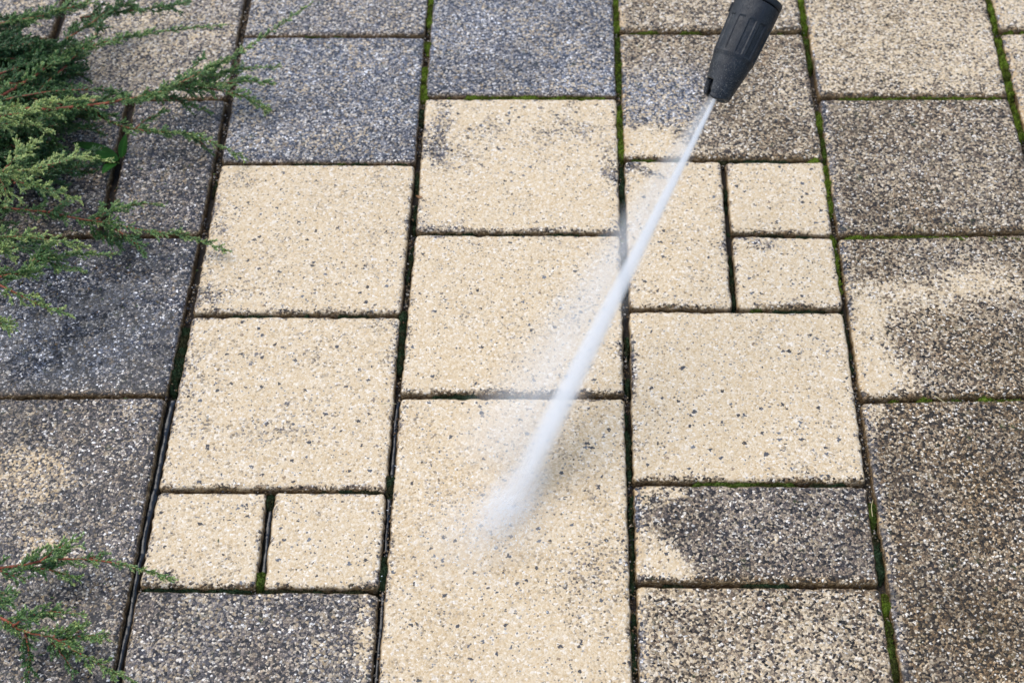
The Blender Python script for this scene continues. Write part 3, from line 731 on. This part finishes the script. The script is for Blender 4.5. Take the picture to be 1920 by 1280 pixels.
# ---------------------------------------------------------------- broad-leaved weed in the joint
weed = empty("weed", at(222, 300, -.01)); wl = np.array(weed.location)
tag(weed, "small weed with broad smooth green leaves in the joint below the juniper", "weed")
def leaf(base, tip, width, curl, col):
    base, tip = np.array(base), np.array(tip); d = tip - base; L = np.linalg.norm(d); t = d / L
    sd_ = np.cross(t, [0, 0, 1]); sd_ /= np.linalg.norm(sd_); up = np.cross(sd_, t)
    n, m = 16, 9; s, k = np.meshgrid(np.linspace(0, 1, n), np.linspace(-1, 1, m), indexing='ij')
    wv3 = width * np.sin(np.pi * np.clip(s, 0, 1) ** .75) ** .8 + .0006
    P = base + s[..., None] * d + (k * wv3)[..., None] * sd_ + ((np.abs(k) * .25 * wv3 + curl * s * (1 - s) * L))[..., None] * up
    i, j = np.meshgrid(np.arange(n - 1), np.arange(m - 1), indexing='ij')
    F = np.stack([i * m + j, (i + 1) * m + j, (i + 1) * m + j + 1, i * m + j + 1], -1).reshape(-1, 4)
    c = np.array(col) * (1 + .5 * np.exp(-(k.reshape(-1, 1) * 6) ** 2)) * (.85 + .3 * fbm(s * 9, k * 6 + 3, 4).reshape(-1, 1))
    mesh_obj("leaf", P.reshape(-1, 3) - wl, F, LEAF, weed, cols=c)
for b0, t0, wd, cu in (((228,296,0),(236,252,.020),.0065,.12),((222,298,0),(135,268,.012),.010,.2),((216,306,0),(192,326,.012),.0075,.2),((222,300,0),(165,300,.012),.010,.25)):
    leaf(at(*b0), at(*t0), wd, cu, (.022, .095, .010))
V_, Fs = tube([at(222, 303, -.02) - wl, at(223, 300, 0) - wl, at(224, 294, .008) - wl], [.0016, .0014, .001], 7)
mesh_obj("stem", V_, Fs, LEAF, weed, cols=np.tile([[.05, .12, .02]], (len(V_), 1)))

# ---------------------------------------------------------------- litter
STRAW = simple("dry_straw", (.52, .43, .22), .6)
DEADM = simple("dead_leaf_brown", (.22, .10, .03), .6)
for pts, lab in (([(1752,742,.003),(1768,752,.004),(1776,756,.001)], "thin dry grass blade lying across the mossy joint at the right edge"),
                 ([(1636,968,.002),(1634,950,.004),(1637,936,.002)], "thin pale grass blade in the mossy joint left of the big brown slab"),
                 ([(714,757,.003),(730,756,.004),(743,757,.003)], "tiny straw lying at the corner of the jet slab beside the joint")):
    P = spline([at(*p) for p in pts], 14); V_, Fs = tube(P, np.linspace(.0006, .0003, 14), 5)
    tag(mesh_obj("dry_grass", V_, Fs, STRAW), lab, "grass blade", "dry grass blades on the paving")
def dead_leaf(px, py, z, ln, wd, ang, lab):
    n, m = 14, 7; s_, k_2 = np.meshgrid(np.linspace(0, 1, n), np.linspace(-1, 1, m), indexing='ij')
    x = (s_ - .5) * ln; w_ = wd * np.sin(np.pi * s_) ** .7 + .0003; y = k_2 * w_; zz = .25 * wd * (k_2 ** 2) + .12 * ln * (s_ - .5) ** 2 * 4 + .0006 * fbm(s_ * 6, k_2 * 4, 3)
    P = np.stack([x * math.cos(ang) - y * math.sin(ang), x * math.sin(ang) + y * math.cos(ang), zz], -1).reshape(-1, 3)
    i, j = np.meshgrid(np.arange(n - 1), np.arange(m - 1), indexing='ij')
    F = np.stack([i * m + j, (i + 1) * m + j, (i + 1) * m + j + 1, i * m + j + 1], -1).reshape(-1, 4)
    o = mesh_obj("dead_leaf", P, F, DEADM); o.location = at(px, py, z); tag(o, lab, "dead leaf")
dead_leaf(172, 190, .085, .014, .004, .6, "small orange-brown dead leaf caught in the upper juniper foliage")
dead_leaf(786, 370, .001, .011, .0022, -.4, "small brown dead leaf in the joint between two clean cream slabs")

# ---------------------------------------------------------------- pressure-washer lance
def atd(px, py, depth):
    return CP + ray(px, py) * depth
T0 = atd(1343, 180, 2.26)                     # outlet
G0 = at(962, 945, 0.0)                        # where the jet strikes
TOP = atd(1434, -20, 2.26 - .0)               # on the axis near the collar; depth follows the jet below
jd = (T0 - G0) / np.linalg.norm(T0 - G0)
# axis: keep the picture direction of the sleeve, the same steepness as the jet
ax_guess = jd; tlen = .16
rt = ray(1436, -22); rt = rt / np.linalg.norm(rt)
# closest point on the ray to the line of the jet continued backwards
w0 = T0 - CP; a_, b_, c_ = 1.0, jd @ rt, 1.0; d_, e_ = jd @ w0, rt @ w0
tc = (a_ * e_ - b_ * d_) / (a_ * c_ - b_ * b_)
TOPW = CP + rt * tc
axis = TOPW - T0; axis /= np.linalg.norm(axis)
print("tip height", T0[2], "steep", math.degrees(math.asin(axis[2])), "jet steep", math.degrees(math.asin(jd[2])), "view angle", math.degrees(math.acos(abs(axis @ rt))))
foresh = math.sin(math.acos(abs(axis @ rt)))
PXM = 2.26 / (CF * 1000)                      # metres per photo pixel at that depth
lance = empty("spray_lance", T0)
lance.rotation_mode = 'QUATERNION'
qz = Vector(axis).to_track_quat('Z', 'Y')
# turn so that local +X faces the camera's left
lance.rotation_quaternion = qz
tag(lance, "black ribbed pressure washer nozzle on its lance, entering from the top edge", "pressure washer")
Rl = np.array(qz.to_matrix())
left = -CR[:, 0]; lx, ly = left @ Rl[:, 0], left @ Rl[:, 1]; PHL = math.atan2(ly, lx)          # local angle facing image left
cam_dir = CR[:, 2]; PHC = math.atan2(cam_dir @ Rl[:, 1], cam_dir @ Rl[:, 0])                 # local angle facing camera
def rubber():
    m, t = new_mat("worn_black_rubber"); b = NB(t); tc_ = b.n('ShaderNodeTexCoord'); p = tc_.outputs['Object']
    base = b.ramp(b.noise(p, 45.0, 5.0, .65), [(.3, (.006, .007, .010)), (.6, (.013, .016, .021)), (.8, (.030, .033, .038))])
    z = b.sep(p)[2]
    sc = b.map(b.noise(p, 700.0, 3.0, .7), .57, .66, 0, 1)
    near = b.math('ADD', b.map(z, .01, .06, 1.1, .06), b.map(b.noise(p, 60.0, 2.0), .5, .8, 0, .35))
    col = b.mix(b.math('MULTIPLY', sc, b.math('MULTIPLY', near, .75)), base, (.30, .29, .26, 1))
    dust = b.map(b.noise(p, 34.0, 5.0, .75, .8), .50, .74, 0, .50)
    col = b.mix(dust, col, (.085, .083, .078, 1))
    # fine scratches
    vs_ = b.vmath('MULTIPLY', p, (1.0, 1.0, .08)); scr = b.map(b.noise(vs_, 700.0, 2.0, .5), .66, .70, 0, .35)
    col = b.mix(scr, col, (.14, .14, .14, 1))
    bs = b.n('ShaderNodeBsdfPrincipled'); b.l(col, bs.inputs['Base Color'])
    b.l(b.map(b.noise(p, 120.0, 3.0), .3, .7, .38, .62), bs.inputs['Roughness'])
    bp = b.n('ShaderNodeBump'); bp.inputs['Distance'].default_value = .0006; bp.inputs['Strength'].default_value = .8
    b.l(b.math('ADD', b.noise(p, 500.0, 4.0, .7), b.math('MULTIPLY', sc, .6)), bp.inputs['Height']); b.l(bp.outputs[0], bs.inputs['Normal'])
    o = b.n('ShaderNodeOutputMaterial'); b.l(bs.outputs[0], o.inputs[0]); return m
RUB = rubber()
STEEL = simple("grey_metal", (.35, .35, .36), .35, .5, Metallic=1.0)
BLK = simple("black_plastic", (.008, .008, .009), .45)
k_ = PXM / foresh                               # axial metre per pixel
# outer radius along the axis (pixels from outlet -> pixel radius)
prof_s = np.array([-2, 3, 14, 34, 52, 66, 70, 74, 110, 150, 172, 180]); prof_r = np.array([26, 28, 29.5, 33, 36.5, 38.2, 38.6, 40.0, 41.6, 43, 43.4, 43.4])
def sleeve():
    nth = 288; rows = np.concatenate([np.linspace(-2, 30, 26), np.linspace(32, 180, 120)])
    th = np.arange(nth) / nth * 2 * math.pi
    r0 = np.interp(rows, prof_s, prof_r)
    # front rim is lobed: a deep notch facing image left, a shallower one behind
    def adiff(a, b): return np.abs((a - b + math.pi) % (2 * math.pi) - math.pi)
    sg = 1.0 if (PHC - PHL + math.pi) % (2 * math.pi) - math.pi > 0 else -1.0
    nt1 = 1 - sstep(.50, .66, adiff(th, PHL + sg * .42)); nt2 = 1 - sstep(.45, .60, adiff(th, PHL + math.pi + sg * -.5))
    cut = 27 * nt1 - 7 * np.exp(-(adiff(th, PHC + sg * -.15) / .7) ** 2)
    ridge = 3.5 * np.cos(3 * (th - PHL))
    V = []
    for q, s in enumerate(rows):
        f = 1 - sstep(0, 60, s + 2)      # rows near the front are pushed back by the notch
        ss = s + cut * np.clip(1 - (s + 2) / 45, 0, 1) + 0 * ridge
        rr = np.interp(ss, prof_s, prof_r)
        # recessed panels between ribs
        nrib = 12; ph = ((th - PHL) / (2 * math.pi) * nrib + .30) % 1.0
        pan = sstep(.10, .16, ph) * (1 - sstep(.70, .76, ph))
        ax_ = sstep(76, 79, ss) * (1 - sstep(142, 145, ss))
        rr = rr - 1.9 * pan * ax_
        step = 1.0 * sstep(66, 70, ss); rr = rr - .6 + step
        # mould seam
        rr = rr + .35 * np.exp(-(adiff(th, PHC + .35) / .012) ** 2)
        V.append(np.stack([rr * PXM * np.cos(th), rr * PXM * np.sin(th), ss * k_], -1))
    # roll over the rim and go inside
    front = V[0]; inner = []
    cutf = cut
    for dr, ds in ((-1.6, -1.6), (-4, -2.0), (-6, -.4), (-6.5, 4), (-7, 20), (-9, 34)):
        rr = np.interp(-2 + cutf, prof_s, prof_r) - .6 + dr
        ss = (-2 + cutf) + ds
        if ds >= 20: ss = np.maximum(ss, 0) * 0 + ds + 4 ; rr = rr * 0 + (17 if ds == 20 else 14)
        inner.append(np.stack([rr * PXM * np.cos(th), rr * PXM * np.sin(th), ss * k_], -1))
    allr = inner[::-1] + V
    top_r = np.interp(180, prof_s, prof_r)
    for dr, ds in ((-1.2, 1.2), (-6, 1.2)):
        allr.append(np.stack([(top_r + dr) * PXM * np.cos(th), (top_r + dr) * PXM * np.sin(th), np.full(nth, 180 + ds) * k_], -1))
    m = len(allr); VV = np.concatenate(allr)
    i, j = np.meshgrid(np.arange(m - 1), np.arange(nth), indexing='ij')
    F = np.stack([i * nth + j, i * nth + (j + 1) % nth, (i + 1) * nth + (j + 1) % nth, (i + 1) * nth + j], -1).reshape(-1, 4)
    return mesh_obj("nozzle_sleeve", VV, F, RUB, lance)
sleeve()
def lathe(name, prof, mat, n=96, parent=lance):
    th = np.arange(n) / n * 2 * math.pi; rows = [np.stack([r * PXM * np.cos(th), r * PXM * np.sin(th), np.full(n, s * k_)], -1) for s, r in prof]
    m = len(rows); V = np.concatenate(rows); i, j = np.meshgrid(np.arange(m - 1), np.arange(n), indexing='ij')
    F = np.stack([i * n + j, i * n + (j + 1) % n, (i + 1) * n + (j + 1) % n, (i + 1) * n + j], -1).reshape(-1, 4)
    o = mesh_obj(name, V, F, mat, parent); return o
lathe("nozzle_tip", [(40, .01), (40, 18), (12, 17.5), (7, 16.5), (4.5, 14), (4.5, 7), (8, 5), (9, 1.5), (9, .01)], BLK)
lathe("collar", [(183, 35), (183, 41.5), (184, 43.2), (186, 44), (194, 44), (195.5, 43), (196.5, 40), (196.5, 30), (196, 16)], RUB)
lathe("coupling", [(196, 20), (197, 25), (201, 25.5), (222, 25.5), (225, 23), (232, 20), (250, 19), (252, 12)], BLK)
lathe("lance_pipe", [(245, 10.5), (260, 10.5), (900, 10.5), (1150, 10.5), (1152, .01)], STEEL)
# small locking tab on the left of the sleeve
def box_local(name, c, ex, mat):
    """c centre, ex three half-extent vectors, bevelled by scaling the end caps"""
    c = np.array(c); ex = [np.array(e) for e in ex]; V = []; 
    for sx, sc in ((-1, .8), (-.8, 1), (.8, 1), (1, .8)):
        for a in range(8):
            t = a / 8 * 2 * math.pi + math.pi / 8; u, v = math.cos(t), math.sin(t); m_ = max(abs(u), abs(v)); p_ = .35
            u, v = u / m_ ** (1 - p_), v / m_ ** (1 - p_)
            V.append(c + ex[0] * sx + (ex[1] * u + ex[2] * v) * sc)
    F = []
    V = np.array(V)
    for q in range(3):
        for a in range(8): F.append([q * 8 + a, q * 8 + (a + 1) % 8, (q + 1) * 8 + (a + 1) % 8, (q + 1) * 8 + a])
    Fc = [[a, a + 1, 8 - 2 - a + 1] for a in range(0)]
    V = np.concatenate([V, [c - ex[0], c + ex[0]]])
    T = [[32, (a + 1) % 8, a] for a in range(8)] + [[33, 24 + a, 24 + (a + 1) % 8] for a in range(8)]
    return mesh_obj(name, V, [np.array(F), np.array(T)], mat, lance, smooth=False)
ur = np.array([math.cos(PHL), math.sin(PHL), 0]); ut = np.array([-math.sin(PHL), math.cos(PHL), 0]); uz = np.array([0, 0, 1.0])
box_local("lock_tab", ur * 44.5 * PXM + uz * 158 * k_, (uz * 9 * k_, ur * 2.6 * PXM, ut * 5 * PXM), BLK)

# ---------------------------------------------------------------- water jet
jet = empty("water_jet", G0)
tag(jet, "white high-pressure water jet spraying from the black nozzle down onto a clean slab", "water jet")
T1 = T0 + axis * 6 * k_                          # starts just inside the sleeve
T1 = T0 - jd * 0.0
JL = np.linalg.norm(T1 - G0); jz = (T1 - G0) / JL
jq = Vector(jz).to_track_quat('Z', 'Y'); jR = np.array(jq.to_matrix())
lj = left - jz * (left @ jz); lj /= np.linalg.norm(lj)
def jet_volume(name, r_top, r_bot, k, off_top, off_bot, noise_amt, mat_name, power, z_lo=0.0, aniso=-.15, coll=(.99, .995, 1.0), streak=(420.0, 18.0), endfade=.06):
    """tapered spray: local z 0 (ground) .. JL (outlet); density falls off from the centre line"""
    o = bpy.data.objects.new(name, None)
    nth = 40; n = 40; th = np.arange(nth) / nth * 2 * math.pi; rows = []
    lloc = np.array([lj @ jR[:, 0], lj @ jR[:, 1], 0.0])
    for q in range(n):
        f = q / (n - 1); z = z_lo + (JL - z_lo) * f; R_ = (r_bot + (r_top - r_bot) * z / JL) * 1.02; c = lloc * (off_bot + (off_top - off_bot) * z / JL)
        rows.append(np.stack([c[0] + R_ * np.cos(th), c[1] + R_ * np.sin(th), np.full(nth, z)], -1))
    V = np.concatenate(rows + [np.array([[*(lloc[:2] * off_bot), z_lo], [*(lloc[:2] * off_top), JL]])])
    i, j = np.meshgrid(np.arange(n - 1), np.arange(nth), indexing='ij')
    F = np.stack([i * nth + j, i * nth + (j + 1) % nth, (i + 1) * nth + (j + 1) % nth, (i + 1) * nth + j], -1).reshape(-1, 4)
    kx = np.arange(nth)
    T = np.concatenate([np.stack([np.full(nth, n * nth), (kx + 1) % nth, kx], -1), np.stack([np.full(nth, n * nth + 1), (n - 1) * nth + kx, (n - 1) * nth + (kx + 1) % nth], -1)])
    m, t = new_mat(mat_name); b = NB(t); tc_ = b.n('ShaderNodeTexCoord'); p = tc_.outputs['Object']; xyz = b.sep(p)
    zf = b.math('DIVIDE', xyz[2], JL)
    R = b.math('ADD', b.math('MULTIPLY', zf, r_top - r_bot), r_bot)
    co = b.math('ADD', b.math('MULTIPLY', zf, off_top - off_bot), off_bot)
    dx = b.math('SUBTRACT', xyz[0], b.math('MULTIPLY', co, float(lloc[0]))); dy = b.math('SUBTRACT', xyz[1], b.math('MULTIPLY', co, float(lloc[1])))
    rr = b.math('SQRT', b.math('ADD', b.math('MULTIPLY', dx, dx), b.math('MULTIPLY', dy, dy)))
    q = b.math('DIVIDE', rr, R)
    fall = b.math('POWER', b.math('SUBTRACT', 1.0, q, clamp=True), power)
    sv = b.vmath('MULTIPLY', p, (streak[0], streak[0], streak[1]))
    ns = b.noise(sv, 1.0, 2.0, .5)
    ns = b.map(ns, .30, .70, 1 - noise_amt, 1 + noise_amt)
    den = b.math('MULTIPLY', b.math('DIVIDE', k, R), b.math('MULTIPLY', fall, ns))
    den = b.math('MULTIPLY', den, b.map(xyz[2], z_lo, z_lo + JL * endfade, 0, 1, True))
    pv = b.n('ShaderNodeVolumePrincipled'); pv.inputs['Color'].default_value = (*coll, 1); b.l(den, pv.inputs['Density'])
    pv.inputs['Anisotropy'].default_value = aniso
    ou = b.n('ShaderNodeOutputMaterial'); b.l(pv.outputs[0], ou.inputs['Volume'])
    ob = mesh_obj(name, V, [F, T], m, jet)
    ob.rotation_mode = 'QUATERNION'; ob.rotation_quaternion = jq
    return ob
jet_volume("jet_core", .0032, .0240, 5.6, 0, .003, .5, "jet_core_spray", 1.8, streak=(650.0, 9.0), endfade=.22)
jet_volume("mist", .0070, .0950, .75, .0025, .046, .55, "jet_mist", 1.4, streak=(120.0, 7.0), endfade=.12)

def puff(name, centre, ext, dens, mat_name, sc, thr, seed, ang=0.0):
    """low cloud of spray on the slab, wispy by noise"""
    nu, nv = 32, 16; V = []
    for a in range(nv + 1):
        for c in range(nu):
            ph = a / nv * math.pi; t = c / nu * 2 * math.pi
            V.append((math.sin(ph) * math.cos(t), math.sin(ph) * math.sin(t), math.cos(ph)))
    V = np.array(V); F = []
    for a in range(nv):
        for c in range(nu): F.append([a * nu + c, (a + 1) * nu + c, (a + 1) * nu + (c + 1) % nu, a * nu + (c + 1) % nu])
    m, t = new_mat(mat_name); b = NB(t); tc_ = b.n('ShaderNodeTexCoord'); p = tc_.outputs['Object']
    ln = b.n('ShaderNodeVectorMath', operation='LENGTH'); b.l(p, ln.inputs[0])
    fall = b.math('POWER', b.math('SUBTRACT', 1.0, ln.outputs['Value'], clamp=True), 1.3)
    ns = b.noise(b.vmath('ADD', b.vmath('MULTIPLY', p, sc), (seed, seed, 0.0)), 1.0, 4.0, .65)
    ns = b.map(ns, thr, thr + .22, 0, 1.6)
    pv = b.n('ShaderNodeVolumePrincipled'); pv.inputs['Color'].default_value = (.99, .995, 1, 1)
    b.l(b.math('MULTIPLY', b.math('MULTIPLY', fall, ns), dens), pv.inputs['Density'])
    ou = b.n('ShaderNodeOutputMaterial'); b.l(pv.outputs[0], ou.inputs['Volume'])
    o = mesh_obj(name, V, np.array(F), m, jet)
    o.location = np.array(centre) - G0; o.scale = ext; o.rotation_euler = (0, 0, ang)
    return o
_h = -jz.copy(); _h[2] = 0; HA = math.atan2(_h[1], _h[0]) - math.pi / 2
g1 = at(958, 935, .010); puff("splash", g1, (.040, .085, .028), 60.0, "splash_spray", (15.0, 4.0, 3.0), .34, 3.0, HA)
g2 = at(915, 985, .010); puff("splash", g2, (.085, .120, .030), 22.0, "splash_drift", (16.0, 6.0, 3.0), .40, 8.0, HA - .25)

# flying drops around the impact: a scatter nobody could count
def drops():
    n = 900; rg = np.random.default_rng(12); base_v = []
    ico = np.array([(0, 0, 1), (.89, 0, .45), (.28, .85, .45), (-.72, .53, .45), (-.72, -.53, .45), (.28, -.85, .45), (.72, .53, -.45), (-.28, .85, -.45), (-.89, 0, -.45), (-.28, -.85, -.45), (.72, -.53, -.45), (0, 0, -1)])
    fi = np.array([(0,1,2),(0,2,3),(0,3,4),(0,4,5),(0,5,1),(1,6,2),(2,7,3),(3,8,4),(4,9,5),(5,10,1),(6,7,2),(7,8,3),(8,9,4),(9,10,5),(10,6,1),(11,7,6),(11,8,7),(11,9,8),(11,10,9),(11,6,10)])
    V, F = [], []
    hd = -jz.copy(); hd[2] = 0; hd /= np.linalg.norm(hd)
    for k in range(n):
        an = rg.normal(0, .9); c, s = math.cos(an), math.sin(an); d = np.array([hd[0] * c - hd[1] * s, hd[0] * s + hd[1] * c, 0])
        r = abs(rg.normal(0, .075)) + .006; z = abs(rg.normal(0, .25)) * r * .5 + .002
        p = d * r + np.array([0, 0, z]); sz = rg.uniform(.0002, .0005)
        dirn = d + np.array([0, 0, .3]); dirn /= np.linalg.norm(dirn); st = rg.uniform(1.5, 5)
        v = ico * sz; v = v + np.outer(v @ dirn, dirn) * (st - 1)
        V.append(v + p); F.append(fi + 12 * k)
    m = simple("water_drops", (.85, .9, .95), .15, .5); 
    o = mesh_obj("water_drops", np.concatenate(V), np.concatenate(F), m, jet); o["kind"] = "stuff"
drops()
print("built")
